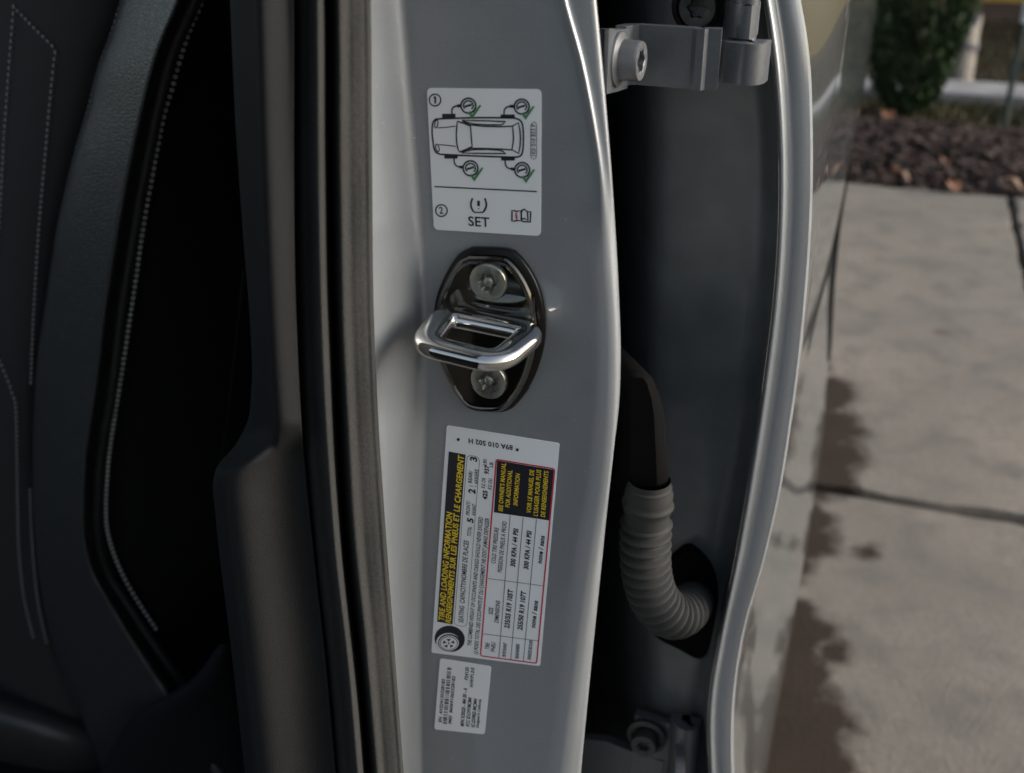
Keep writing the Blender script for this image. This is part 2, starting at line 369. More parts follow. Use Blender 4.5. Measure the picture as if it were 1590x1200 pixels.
# fallen leaves
M['leaf'] = mat('fallen_leaf', (0.15, 0.06, 0.025), 0.7, noise=(40, .4)); M['leaf2'] = mat('pale_leaf', (0.17, 0.10, 0.06), 0.7, noise=(40, .4))
for (px, py, sz, m, lab) in ((1470, 254, .03, 'leaf', 'orange fallen leaf lying midway on the dark mulch'), (1498, 232, .03, 'leaf', 'orange brown fallen leaf farther back on the mulch'),
                          (1571, 288, .04, 'leaf2', 'large tan fallen leaf at the concrete edge near the joint'), (1382, 272, .035, 'leaf', 'rust coloured fallen leaf at the concrete edge beside the car door'),
                          (1400, 276, .03, 'leaf2', 'tan fallen leaf at the concrete edge second from the car door'), (1378, 180, .04, 'leaf', 'orange fallen leaf at the foot of the evergreen'),
                          (1479, 290, .035, 'leaf', 'small orange leaf at the concrete edge below the mulch middle')):
    p = PG(px, py, .025); rr = random.Random(px); a = rr.uniform(0, 6.28); mb = MB(); V = []; n = 15
    for k in range(n):
        th = 6.283*k/n; q = sz*(.62+.38*abs(math.cos(th*2.5)))*(1 if k else .5)
        V.append(p + Vector((math.cos(th+a)*q, math.sin(th+a)*q*.75, .012*math.cos(th*2)+.012+.35*q*math.sin(th))))
    mb.add(V+[p+Vector((0, 0, .01))], [(k, (k+1) % n, n) for k in range(n)])
    tag(mb.build('fallen_leaf', M[m], None, 180), lab, 'leaf', 'fallen leaves by the mulch')
# yellow house
t = thing('yellow_house', W(1.5, 8.32, -.06), 'yellow clapboard house beyond the dry lawn', 'house')
M['clap'] = mat('yellow_siding', (0.42, 0.27, 0.05), 0.7, noise=(8, .15)); M['found'] = mat('foundation', (0.12, 0.075, 0.055), 0.9, noise=(14, .4))
hu0, hu1, hv0, hv1 = -4.0, 6.5, 8.32, 14.0
MB().prism([W(hu0, hv0+.04, -.06), W(hu1, hv0+.04, -.06), W(hu1, hv1, -.06), W(hu0, hv1, -.06)], Vector((0, 0, 3.0))).build('wall', M['clap'], t)
MB().prism([W(hu0-.02, hv0, -.05), W(hu1+.02, hv0, -.05), W(hu1+.02, hv0+.035, -.05), W(hu0-.02, hv0+.035, -.05)], Vector((0, 0, .12))).build('foundation', M['found'], t)
bm0 = MB(); bm0.prism([W(hu0, hv0+.002, 0), W(hu0, hv0+.034, 0), W(hu0, hv0+.034, .15), W(hu0, hv0+.02, .15)], W(hu1-hu0, 0, 0)); first = None
for k in range(18):
    o = bm0.build('siding_board', M['clap'], t) if first is None else first.copy()
    if first is None: first = o; base_loc = o.location.copy()
    else: COL.objects.link(o)
    o.location = base_loc + Vector((0, 0, .075+k*.155))
MB().prism([W(hu0-.4, hv0-.4, 2.9), W(hu0-.4, hv0+2.8, 4.6), W(hu0-.4, hv1+.4, 2.9)], W(hu1-hu0+.8, 0, 0)).build('roof', mat('roof_shingle', (.06, .055, .05), .9, noise=(12, .4)), t)
for (a, c) in ((-2.2, -1.2), (1.2, 2.3), (4.2, 5.2)):
    f = MB().prism([W(a, hv0-.03, 1.0), W(c, hv0-.03, 1.0), W(c, hv0-.03, 2.2), W(a, hv0-.03, 2.2)], W(0, .06, 0)).build('window', mat('window_frame', (.6, .6, .58), .5), t)
    MB().prism([W(a+.07, hv0-.04, 1.07), W(c-.07, hv0-.04, 1.07), W(c-.07, hv0-.04, 2.13), W(a+.07, hv0-.04, 2.13)], W(0, .008, 0)).build('pane', mat('window_pane', (.02, .025, .03), .05), f)

# ================================================================== the car
car = thing('car', W(-.9, .4, 0), 'grey car with its front door open, seen at the door pillar', 'car')
PYS = list(range(-150, 1351, 20))
VF = 0.397                                     # plane of the pillar face
S3 = spline([(-150, 572), (0, 575), (250, 577), (500, 580), (675, 588), (850, 600), (1025, 613), (1200, 626), (1350, 638)])
FIL = spline([(-150, 598), (0, 608), (150, 621), (300, 634), (450, 643), (600, 646), (800, 642), (1000, 640), (1200, 643), (1350, 648)])
R1 = spline([(-150, 850), (0, 876), (95, 902), (180, 919), (278, 934), (400, 945), (515, 952), (600, 952), (705, 946), (870, 922), (980, 906), (1100, 890), (1200, 878), (1350, 862)])
R2 = spline([(-150, 912), (0, 927), (150, 941), (300, 953), (450, 962), (560, 965), (620, 963), (705, 953), (870, 936), (1035, 919), (1200, 903), (1350, 890)])
def pillar_row(py):
    Cn = PV(FIL(py), py, VF); uc = uvz(Cn)[0]; A = W(uc+.001, .347, Cn.z)
    tk = sstep(430, 230, py); r0 = PV(R1(py)-(24*(1-tk)+8*tk), py, VF); r1 = PV(R1(py)-6*(1-tk), py, VF-.0011*tk+.0006*(1-tk)); r1b = PV(R1(py)+6, py, VF+.0006*tk+.0022*(1-tk)); r2 = PV(R2(py), py, VF+.0014*tk+.0065*(1-tk))
    e1 = PV(R2(py)-5, py, VF+.016); e2 = PV(R2(py)-25, py, VF+.45)
    return rnd_poly([A, Cn, r0, r1, r1b, r2, e1, e2], [(.022, .006), .003, .0014, .002, .003, .008], 9)
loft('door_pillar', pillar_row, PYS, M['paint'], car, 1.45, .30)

# weather seal: two lips
T2 = spline([(-150, 453), (0, 455), (500, 460), (675, 469), (850, 486), (1025, 505), (1200, 521), (1350, 534)])
S2 = spline([(-150, 508), (0, 510), (250, 512), (500, 517), (675, 525), (850, 536), (1025, 556), (1200, 571), (1350, 583)])
def lip(xa, xb, va, vb, dep, py, n=18, p=.55, skew=1.0):
    out = []
    for k in range(n):
        s = k/(n-1); out.append(PV(xa + (xb-xa)*s, py, va+(vb-va)*s - dep*math.sin(math.pi*s**skew)**p))
    return out
LA = spline([(0, .352), (.07, .338), (.17, .330), (.27, .3295), (.42, .3335), (.6, .3355), (.85, .3388), (.95, .341), (1, .348)])
LB = spline([(0, .344), (.06, .334), (.15, .329), (.4, .325), (.62, .3215), (.78, .3225), (.9, .330), (1, .347)])
def seal_a(py):
    x0, x1 = S2(py)+1, S3(py)+1
    return [PV(x0-6, py, .372)] + [PV(x0+(x1-x0)*q, py, LA(q)+.0006*math.sin(py*.023+q*3)) for q in np.linspace(0, 1, 26)] + [PV(x1-8, py, .366)]
def seal_b(py):
    x0, x1 = T2(py)-2, S2(py)-1
    return [PV(x0-4, py, .365)] + [PV(x0+(x1-x0)*q, py, LB(q)+.0006*math.sin(py*.019+q*2)) for q in np.linspace(0, 1, 26)] + [PV(x1-8, py, .372)]
sa = loft('weather_seal', seal_a, PYS, M['seal'], car, 1.45, .30)
loft('inner_lip', seal_b, PYS, M['seal'], sa, 1.45, .30)

# grained pillar trim with its ledge
T0 = spline([(-150, 350), (0, 357), (200, 366), (400, 380), (500, 388), (607, 390), (657, 383), (693, 363), (722, 338), (745, 331), (793, 334), (1000, 358), (1200, 380), (1350, 396)])
T1 = spline([(-150, 398), (0, 403), (250, 411), (500, 422), (650, 432), (800, 444), (1000, 465), (1200, 486), (1350, 500)])
def trim_row(py):
    n = 34; out = []; x0, x1, x2 = T0(py), T1(py), T2(py)
    out.append(PV(x0+26, py, .47)); out.append(PV(x0+4, py, .395))
    for k in range(n):
        s = k/(n-1)
        px = x0 + (x2-x0)*s
        e = (px-x1)
        up = .309 + .009*sstep(0, 50, e) + max(0, -e)*.00085*sstep(0, 10, -e)
        if px < x0+10: up += (1-(px-x0)/10)**2*.006
        lo = .304 + .022*sstep(.2, 1, s) + (max(0, 1-(px-x0)/16)**2)*.016
        ed = 690 + 30*sstep(430, 340, px)
        wgt = sstep(ed-38, ed+18, py)
        out.append(PV(px, py, up*(1-wgt) + lo*wgt))
    out.append(PV(x2+1.5, py, .334)); out.append(PV(x2+2, py, .372))
    return out
pys_t = list(range(-150, 560, 30)) + list(range(560, 800, 6)) + list(range(800, 1351, 30))
loft('pillar_trim', trim_row, pys_t, M['trim'], car, 1.45, .30)

# rear door: shut face, edge, skin
D1 = spline([(-150, 1158), (0, 1187), (100, 1201), (200, 1209), (300, 1211), (458, 1203), (583, 1188), (705, 1170), (870, 1142), (980, 1120), (1090, 1102), (1200, 1103), (1350, 1120)])
D3 = spline([(-150, 1205), (0, 1241), (50, 1250), (100, 1256), (200, 1260), (300, 1260), (458, 1251), (583, 1238), (667, 1226), (750, 1213), (870, 1186), (980, 1155), (1090, 1139), (1200, 1138), (1350, 1152)])
VD = 0.52
def shut_row(py):
    d1 = D1(py)
    pts = [PV(905, py, .80), PV(972, py, .60), PV(1012, py, .553), PV(d1-26, py, .548), PV(d1-9, py, .538), PV(d1-2, py, VD+.004)]
    return rnd_poly(pts, [.02, .012, .006, .006], 6)
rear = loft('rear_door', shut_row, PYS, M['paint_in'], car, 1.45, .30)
rear['label'] = 'shaded front shut face of the closed rear door'
def edge_row(py):
    d1, d3 = D1(py), D3(py); wd = (d3-d1)
    pts = [PV(d1-2, py, VD+.006), PV(d1, py, VD-.006), PV(d1+wd*.10, py, VD-.0075), PV(d1+wd*.36, py, VD-.0015), PV(d3-2.2, py, VD-.0035)]
    r = rnd_poly(pts, [.003, .0022, .0018], 6)
    u3, v3, z3 = uvz(PV(d3, py, VD))
    return r + [W(u3-.0008, v3-.0012, z3), W(u3, v3+.0006, z3), W(u3+.0003, v3+.003, z3)]
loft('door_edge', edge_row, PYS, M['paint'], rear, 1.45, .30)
zt = []
for py in range(1350, -151, -25):
    u, v, z = uvz(PV(D3(py), py, VD)); zt.append((z, u))
US = spline(zt)
zmin, zmax = zt[0][0], zt[-1][0]
USM = spline([(.25, -.0215), (.33, -.0235), (.42, -.029), (.54, -.039), (.62, -.041), (.70, -.037), (.80, -.032), (.95, -.031), (1.1, -.034)])
def usk(z, v):
    k = sstep(.52, .66, v)
    smooth_u = USM(z)
    a = US(min(max(z, zmin), zmax)) - .35*max(0, z-zmax)
    return a*(1-k) + smooth_u*k - .03*max(0, v-1.05)**2
rows = []
for v in [.5232] + list(np.linspace(.53, 1.40, 40)):
    r = []
    for z in np.linspace(.275, 1.10, 60): r.append(W(usk(z, v), v, z))
    z = .275; r = [W(usk(z, v)-.08, v, z-.02), W(usk(z, v)-.006, v, z-.006)] + r
    rows.append(r)
last = rows[-1]
for (du, dv) in ((-.004, .012), (-.014, .022), (-.06, .03)): rows.append([p + W(du, dv, 0) for p in last])
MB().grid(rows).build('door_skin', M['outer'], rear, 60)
MB().sweep([W(usk(z, 1.40)+.0005, 1.404, z) for z in np.linspace(.42, .69, 30)], lambda s_: .0035*math.sin(math.pi*min(1, max(0, s_*.96+.02)))**.3, 8).build('skin_end_strip', M['black'], rear, 180)  # thin dark strip on the rear end of the skin

# rest of the body and cabin, so that light falls as inside a car
def quadbox(name, u0, u1, v0, v1, z0, z1, m, bev=.02):
    mb = MB(); mb.prism([W(u0, v0, z0), W(u1, v0, z0), W(u1, v1, z0), W(u0, v1, z0)], Vector((0, 0, z1-z0)))
    return mb.build(name, m, car)
quadbox('floor', -1.62, -.20, -1.2, 1.5, .26, .31, M['carpet'])
quadbox('headliner', -1.50, -.26, -.1, 1.5, 1.46, 1.50, M['carpet'])
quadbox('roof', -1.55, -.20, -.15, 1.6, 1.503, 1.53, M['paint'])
quadbox('far_side', -1.70, -1.63, -1.2, 1.5, .26, .95, M['carpet'])
quadbox('rear_bulkhead', -1.62, -.22, 1.0, 1.05, .32, 1.05, M['carpet'])
quadbox('dashboard', -1.62, -.20, -1.35, -.95, .32, 1.02, M['carpet'])
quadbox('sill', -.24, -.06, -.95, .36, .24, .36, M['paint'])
quadbox('inner_wall', -.30, -.27, .50, 1.0, .32, 1.45, M['carpet'])

# ------------------------------------------------------------------ striker
def star(i0):                      # six-lobed recess
    return lambda i, a: (1 + .13*math.cos(6*a)) if i >= i0 else 1
def bolt_mesh(c, axis, r, h, fl=None, rec=.5, depth=.6):
    mb = MB(); prof = []
    if fl: prof += [(fl*.96, 0), (fl, .0006), (fl*.98, .0014), (r*1.02, .0024)]
    else: prof += [(r, 0)]
    n0 = len(prof)
    prof += [(r, h*.86), (r*.985, h*.94), (r*.94, h), (r*rec*1.12, h), (r*rec, h*.97), (r*rec*.97, h*(1-depth)), (0.0001, h*(1-depth)-.0006)]
    return mb.lathe(c, axis, prof, 48, star(n0+3))
FACE_N = W(0, -1, 0)
cen = PV(760, 512, VF)
stk = thing('door_striker', cen, 'polished steel door striker loop on a black backed plate between the labels', 'striker')
pl = [(735, 390), (785, 392), (803, 402), (820, 424), (833, 452), (840, 485), (841, 520), (835, 555), (823, 588), (806, 614), (790, 629), (770, 633), (740, 630), (724, 619), (706, 594), (692, 566), (684, 536), (680.5, 505), (682, 474), (690, 446), (702, 421), (717, 400)]
def outline(pts, v, grow=0.0, shift=(0, 0)):
    P = [PV(x, y, VF) for x, y in pts]; P = bez_path(P + [P[0]], 5)[:-1]
    c = sum(P, Vector())/len(P); out = []
    for p in P:
        u, _, z = uvz(p); cu, _, cz = uvz(c); L = math.hypot(u-cu, z-cz); s = (L+grow)/L
        out.append(W(cu+(u-cu)*s+shift[0], v, cz+(z-cz)*s+shift[1]))
    return out
mb = MB(); mb.grid([outline(pl, VF+.001, .0012, (.0006, .0008)), outline(pl, VF-.0022, .0016, (.0006, .0008)), outline(pl, VF-.003, .0008, (.0006, .0008)), outline(pl, VF-.003, -.004)], True)
mb.build('gasket', M['gasket'], stk, 50)
mb = MB(); rr = [outline(pl, VF-.0025, -.0006), outline(pl, VF-.0050, -.0006), outline(pl, VF-.0058, -.0014), outline(pl, VF-.0060, -.0024), outline(pl, VF-.0055, -.0034), outline(pl, VF-.0055, -.0040), outline(pl, VF-.0055, -.012)]
mb.grid(rr, True); n = len(rr[0]); b = len(mb.v)-n; mb.f.append(tuple(b+k for k in range(n-1, -1, -1)))
mb.build('plate', M['plate'], stk, 30)
VP = VF-.0055
# loop: a closed ring lying level, its rear bar welded to the plate
cu, _, cz = uvz(PV(766, 503, VP))
bl = uvz(PV(694, 506, VP-.005)); br = uvz(PV(832, 506, VP-.005))
fl_ = uvz(PV(653, 545, VP-.036)); fr_ = uvz(PV(769, 545, VP-.036))
zc = (bl[2]+br[2])/2
c4 = [W(bl[0], VP-.0065, zc+.0025), W(br[0], VP-.0065, zc), W(fr_[0], VP-.0335, zc-.0022), W(fl_[0], VP-.0335, zc+.0008)]
def ringpath(c, r, n=8):
    out = []
    for i in range(4):
        p, a, b2 = c[i], c[i-1], c[(i+1) % 4]
        s = p+(a-p).normalized()*r; e = p+(b2-p).normalized()*r
        for k in range(n+1): t = k/n; out.append(s*(1-t)**2 + p*2*t*(1-t) + e*t*t)
        nxt = b2+(p-b2).normalized()*r
        for k in range(1, 5): out.append(e+(nxt-e)*k/5)
    return out
rp = ringpath(c4, .0085); N = len(rp); mb = MB(); rows = []
for i, p in enumerate(rp):
    tt = (rp[(i+1) % N]-rp[i-1]).normalized(); g = tt.cross(Vector((0, 0, 1))).normalized()
    wz = .0038; wr = .0058
    rows.append([p + g*(wr*math.copysign(abs(math.cos(a))**.8, math.cos(a))) + Vector((0, 0, 1))*(wz*math.copysign(abs(math.sin(a))**.8, math.sin(a))) for a in [2*math.pi*k/24 for k in range(24)]])
rows.append(rows[0]); mb.grid(rows, True); mb.build('loop', M['chrome'], stk, 180)
# pressed hump on the plate behind the loop
mb = MB(); rows = []
hp = uvz(PV(765, 480, VP))
for i in range(9):
    s = i/8; zz = hp[2] + (s-.5)*.016; r = []
    for k in range(17):
        a = k/16; x = hp[0] + (a-.5)*.036; r.append(W(x, VP+.0004-.0024*math.sin(math.pi*s)**.8*math.sin(math.pi*a)**.5, zz))
    rows.append(r)
mb.grid(rows).build('boss', M['plate'], stk, 180)
for (px, py) in ((759.5, 437), (760, 590)):
    c = PV(px, py, VP); b_ = MB().lathe(c, FACE_N, [(.0080, -.002), (.0080, .0012), (.0077, .0018), (.0071, .0020), (.0042, .0023), (.0038, .0023), (.0034, .0010), (.0026, .0003), (.0001, .0002)], 40, star(5)).build('bolt', M['zinc'], stk, 35)
    MB().lathe(c, FACE_N, [(.0026, .0003), (.0024, .0012), (.0012, .0018), (.0001, .0019)], 16).build('recess_pin', M['zinc'], b_, 60)

# ------------------------------------------------------------------ hinges
def plan_prism(plan, thick, z0, z1, taper=0):
    # plan: (u,v) polyline, thickened to the back, between two heights
    P = [Vector((a, b, 0)) for a, b in plan]; out1, out2 = [], []
    for i, p in enumerate(P):
        t = (P[min(i+1, len(P)-1)]-P[max(i-1, 0)]).normalized(); nn = Vector((-t.y, t.x, 0))
        out1.append(p); out2.append(p+nn*thick)
    loop = out1 + out2[::-1]; mb = MB(); n = len(loop); 
    rings = []
    m0 = len(out1); zi = lambda Z, i: (Z[i if i < m0 else n-1-i] if isinstance(Z, (list, tuple)) else Z)
    for Z in (z0, z1): rings.append([W(q.x, q.y, zi(Z, i)) for i, q in enumerate(loop)])
    mb.grid(rings, True); b = len(mb.v)-n
    m = len(out1)
    for base in (0, b):
        for i in range(m-1): mb.f.append((base+i, base+i+1, base+n-2-i, base+n-1-i))
    return mb
def pu(px, py, v): a = uvz(PV(px, py, v)); return (a[0], a[1])
M['hinge'] = mat('painted_hinge', (0.062, 0.070, 0.080), 0.45, 0.1, .3, .2, noise=(600, .15), rnoise=(90, .08))
hz1 = PV(1040, 45, .455).z; hz0 = PV(1040, 140, .455).z
up = plan_prism([pu(970, 95, .4545), pu(980, 95, .4595), pu(990, 95, .4605), pu(1030, 95, .4600), pu(1072, 95, .4592), pu(1079, 95, .4575), pu(1091, 95, .4572), pu(1097, 95, .4595), pu(1117, 95, .4600)], .005, hz0, hz1).build('door_hinge', M['hinge'], car, 20); up['label'] = 'grey hinge arm with a star bolt at the top of the gap'
fz1 = PV(950, 46, .43).z; fz0 = PV(950, 145, .43).z
fo = [pu(944, 95, .424), pu(978, 95, .455)]
ft = plan_prism([pu(937, 95, .4245), pu(944, 95, .4235), pu(960, 95, .440), pu(976, 95, .454)], .005, [PV(x, y, v).z for x, y, v in ((937, 146, .4245), (944, 147, .4235), (960, 143, .440), (976, 138, .454))], [PV(x, y, v).z for x, y, v in ((937, 47, .4245), (944, 46, .4235), (960, 46, .440), (976, 45, .454))]).build('foot', M['hinge'], up, 30)
kz1, kz0 = PV(1150, 66, .468).z, PV(1150, 130, .468).z
plan_prism([pu(1112, 95, .4695), pu(1122, 95, .4685), pu(1126, 95, .4665), pu(1142, 95, .4660), pu(1147, 95, .4645), pu(1160, 95, .4640), pu(1172, 95, .4650), pu(1182, 95, .4672), pu(1190, 95, .4710), pu(1195, 95, .4780)], .010, kz0, kz1).build('knuckle', M['hinge'], up, 40)
kz1, kz0 = PV(1150, 8, .472).z, PV(1150, 60, .472).z
plan_prism([pu(1132, 30, .482), pu(1135, 30, .476), pu(1140, 30, .4725), pu(1148, 30, .4705), pu(1157, 30, .470), pu(1166, 30, .4708), pu(1173, 30, .4735), pu(1177, 30, .479), pu(1179, 30, .487)], .010, kz0, kz1).build('knuckle', M['hinge'], up, 40)
c = PV(1155, 62, .479); c.z = hz0
MB().lathe(c, (0, 0, 1), [(.0005, .004), (.005, .004), (.005, .075), (.0005, .075)], 20).build('pin', M['hinge'], up, 40)
wc = PV(959, 93, .4385); UAX = (W(1, -.08, 0)).normalized()
bolt_mesh(wc, UAX, .0078, .0100, .0108, .56, .55).build('bolt', mat('grey_bolt', (.11, .116, .125), .4, .2, .3, .2, noise=(300, .2)), up, 35)
dk = mat('black_bolt', (.018, .02, .021), .5)
c = PV(1088, 10, .520)
MB().lathe(c+W(0, .002, 0), FACE_N, [(.0001, 0), (.0135, 0), (.0135, .0015), (.011, .003)], 36).build('washer', M['gasket'], up, 40)
bolt_mesh(c, FACE_N, .0085, .0085, None, .5, .5).build('bolt', dk, up, 35)
plan_prism([pu(1060, 20, .528), pu(1120, 20, .527), pu(1140, 20, .492)], .006, PV(1090, 55, .527).z, PV(1090, -90, .527).z).build('door_leaf', M['hinge'], up, 25)

z1 = PV(980, 1170, .455).z
mb = MB(); pa = [pu(880, 1180, .545), pu(940, 1180, .543), pu(985, 1180, .541), pu(1030, 1180, .539)]
tops = [PV(880, 1144, .545).z, PV(940, 1150, .543).z, PV(985, 1168, .541).z, PV(1030, 1182, .539).z]
fr = [[W(a, b, zt_) for (a, b), zt_ in zip(pa, tops)], [W(a, b, .42) for a, b in pa]]
bk = [[p + W(0, .006, 0) for p in r] for r in fr]
lo = mb.grid([bk[1], bk[0], fr[0], fr[1]]).build('door_hinge', M['hinge'], car, 20); lo['label'] = 'shaded hinge at the bottom of the gap below the rubber boot'
plan_prism([pu(1038, 1160, .535), pu(1041, 1160, .528), pu(1050, 1160, .524), pu(1062, 1160, .5225), pu(1074, 1160, .524), pu(1082, 1160, .528), pu(1085, 1160, .536)], .012, .44, PV(1060, 1130, .524).z).build('knuckle', M['hinge'], lo, 40)
c = PV(1003, 1146, .535)
MB().lathe(c+W(0, .003, 0), FACE_N, [(.0001, 0), (.013, 0), (.013, .002), (.010, .003)], 36).build('washer', dk, lo, 40)
bolt_mesh(c, FACE_N, .0085, .008, None, .45, .5).build('bolt', dk, lo, 35)
plan_prism([pu(985, 1120, .540), pu(1050, 1120, .540), pu(1056, 1120, .500)], .006, .44, PV(1020, 1118, .54).z).build('door_leaf', M['hinge'], lo, 25)

# ------------------------------------------------------------------ wiring boot
bt = thing('wiring_boot', PV(1010, 900, .49), 'ribbed grey rubber wiring boot bending from pillar into the rear door', 'rubber boot')
path = [PV(1007, 772, .478), PV(1004, 800, .478), PV(1002, 850, .478), PV(1004, 890, .480), PV(1014, 925, .484), PV(1034, 950, .492), PV(1053, 953, .503), PV(1070, 940, .520), PV(1077, 930, .541)]
bp_ = bez_path(path, 40)
L = [0]
for i in range(1, len(bp_)): L.append(L[-1] + (bp_[i]-bp_[i-1]).length)
tot = L[-1]
def rad_b(s):
    i = min(int(s*(len(bp_)-1)+.5), len(bp_)-1); d = L[i]
    r0 = .0118 - .0015*sstep(.75, 1, d/tot)
    if d < .0075: return .0124 + .0012*math.exp(-((d-.0035)/.0018)**2)
    if d < .0155: return .0116
    return r0 + .0020*math.cos((d-.0155)/.0064*2*math.pi)
body = MB().sweep(bp_, rad_b, 30).build('bellows', M['rubber'], bt, 180)
MB().lathe(bp_[0]+Vector((0, 0, .004)), (0, 0, 1), [(.0122, -.006), (.0126, -.001), (.0118, .001), (.0118, .003), (.0108, .004), (.0108, .007)], 36).build('cuff', M['rubber'], bt, 40)
# housing above
hx = [(968, 578), (998, 578), (1010, 590), (1021, 612), (1028, 640), (1033, 700), (1037, 757), (1028, 764), (975, 764), (962, 757), (960, 600)]
mb = MB(); f0 = [PV(x, y, .480) for x, y in hx]; f1 = [PV(x+(3 if x > 1000 else -3), y-(3 if y < 600 else -1), .484) for x, y in hx]; f2 = [p + W(-.03, .04, 0) for p in f1]
f_in = [PV(1000+(x-1000)*.55, 670+(y-670)*.9, .476) for x, y in hx]
mb.grid([f2, f1, f0, f_in], True); n = len(hx); b = len(mb.v)-n; mb.f.append(tuple(b+k for k in range(n-1, -1, -1)))
mb.build('housing', M['black'], bt, 70)
gp = [(1040, 872), (1062, 856), (1080, 862), (1100, 882), (1113, 912), (1115, 948), (1106, 990), (1096, 1016), (1082, 1022), (1055, 1008), (1018, 988), (1005, 960), (1012, 905)]
P0 = bez_path([PV(x, y, .541) for x, y in gp + [gp[0]]], 5)[:-1]
cg = sum(P0, Vector())/len(P0)
mb = MB(); mb.grid([[p+W(0, .016, 0) for p in P0], P0, [p+(cg-p)*.04+W(0, -.0012, 0) for p in P0], [p+(cg-p)*.14+W(0, .0005, 0) for p in P0]], True)
n = len(P0); b = len(mb.v)-n; mb.f.append(tuple(b+k for k in range(n-1, -1, -1))); mb.build('grommet', M['black'], bt, 40)

# ------------------------------------------------------------------ seat
SB = spline([(-120, 232), (0, 192), (55, 175), (100, 158), (170, 140), (230, 122), (300, 105), (360, 92), (400, 85), (470, 75), (560, 62), (640, 57), (720, 55), (800, 57), (900, 66), (1000, 88), (1080, 118)])
PI_ = spline([(-120, 340), (10, 297), (63, 273), (153, 247), (233, 230), (300, 217), (383, 203), (483, 187), (567, 177), (633, 167), (683, 158), (733, 152), (783, 150), (817, 149), (860, 156), (897, 170), (923, 187), (1000, 238), (1080, 295)])
SCv = spline([(-120, 362), (0, 315), (70, 287), (140, 267), (187, 253), (240, 243), (310, 230), (383, 218), (420, 213), (507, 200), (587, 188), (653, 177), (710, 169), (767, 165), (810, 165), (847, 172), (883, 187), (917, 203), (943, 220), (983, 247), (1003, 262), (1080, 318)])
VS = .545
pys_s = list(range(-120, 1290, 12))
def bol_row(py):
    a, c = SB(py), PI_(py)-5; n = 30; out = [PV(a-6, py, VS+.03)]
    for k in range(n):
        s = k/(n-1); x = a+(c-a)*s
        wr = .0009*math.sin(py*.09+s*5)*math.sin(s*9+py*.021)*sstep(500, 800, py)
        out.append(PV(x, py, VS+.006 - .046*((s/.8)**.6 if s < .8 else 1-.75*((s-.8)/.2)**2) + wr))
    return out + [PV(c+3, py, VS+.03)]
def pan_row(py):
    a = SB(py); out = []
    for k in range(26):
        s = k/25; x = -260 + (a+260)*s
        out.append(PV(x, py, VS+.030 - .024*math.sin(math.pi*s**2.2)**.7 + .05*(1-s)))
    return out
seat = loft('car_seat', pan_row, pys_s, M['suede'], car); seat['label'] = 'black car seat with grey stitching and a shiny leather side bolster'
loft('side_bolster', bol_row, pys_s, M['leather'], seat)
def side_row(py):
    a = PI_(py)+2; out = [PV(a-4, py, VS+.03)]
    for k in range(24):
        s = k/23; out.append(PV(a + (430-a)*s, py, VS+.003 + .012*sstep(0, .12, s) + .16*s**1.3))
    return out
loft('side_panel', side_row, pys_s, M['side'], seat)
pp = [PV(PI_(py), py, VS-.004) for py in range(-120, 1075, 8)]
MB().sweep(pp, lambda s: .0042, 12).build('piping', M['leather'], seat, 180)
def stitches(pts, v, pitch=.0043, ln=.0024, r=.0006, vf=None, m='thread'):
    P = bez_path([PV(x, y, vf(x, y) if vf else v) for x, y in pts], 14); mb = MB(); acc = 0; nxt = 0
    for i in range(1, len(P)):
        seg = (P[i]-P[i-1]).length
        while acc + seg > nxt:
            t = (nxt-acc)/seg; c = P[i-1].lerp(P[i], t); d = (P[i]-P[i-1]).normalized(); s = d.cross(FACE_N).normalized(); f = s.cross(d).normalized()
            mb.box(c, [d, s, f], (ln/2, r, r)); mb.box(c, [d, s, f], (ln/2*.7, r*1.3, r*1.3)); nxt += pitch
        acc += seg
    return tag(mb.build('stitching', M[m], seat), kind='stuff')
stitches([(SCv(y), y) for y in range(-100, 1010, 40)], VS+.003, r=.0008, vf=lambda x, y: VS+.0012 + .012*sstep(0, .12, (x-PI_(y))/(430-PI_(y))))
M['thread2'] = mat('dim_thread', (0.20, 0.20, 0.195), 0.7)
stitches([(SB(y)-2, y) for y in range(-100, 420, 40)], VS+.022, vf=lambda x, y: VS+.022, m='thread2')
def vpan(x, y):
    s = (x+260)/(SB(y)+260); s = min(max(s, 0), 1); return VS+.030 - .024*math.sin(math.pi*s**2.2)**.7 + .05*(1-s) - .0012
for pts in ([(22, 11), (15, 100), (8, 200), (1, 320), (-6, 420)], [(22, 11), (52, 42), (80, 70), (86, 80), (84, 100), (78, 160), (70, 250), (62, 340), (56, 430), (51, 520), (48, 600)],
            [(-30, 500), (0, 562), (20, 612), (25, 632), (27, 720), (28, 800), (30, 860), (38, 930), (52, 990)], [(47, 760), (49, 820), (53, 880), (60, 940), (73, 1000)]):
    stitches(pts, 0, vf=vpan, m='thread2')
# seat cushion and plastic cover at its side
mb = MB(); rows = []
for i in range(14):
    s = i/13; r = []
    for k in range(20):
        q = k/19; px = -200 + 400*q; py = 1030 + 100*q**1.2 + s*170
        r.append(PV(px - 30*s*q, py, .56 - .05*math.sin(math.pi*min(1, s*1.2))**.6 + .06*q**4 + .03*s))
    rows.append(r)
mb.grid(rows).build('seat_cushion', M['leather'], seat, 180)
mb = MB(); rows = []
cvx = spline([(960, 372), (1000, 362), (1050, 335), (1100, 300), (1150, 250), (1200, 205), (1300, 150)]); 
for py in range(1000, 1301, 15):
    lft = spline([(1000, 340), (1060, 290), (1110, 205), (1150, 180), (1200, 155), (1300, 120)])(py); rgt = spline([(1000, 372), (1100, 384), (1200, 392), (1300, 400)])(py)
    rows.append([PV(lft+(rgt-lft)*q, py, .50 - .02*math.sin(math.pi*q)**.6 + .03*q) for q in np.linspace(0, 1, 14)])
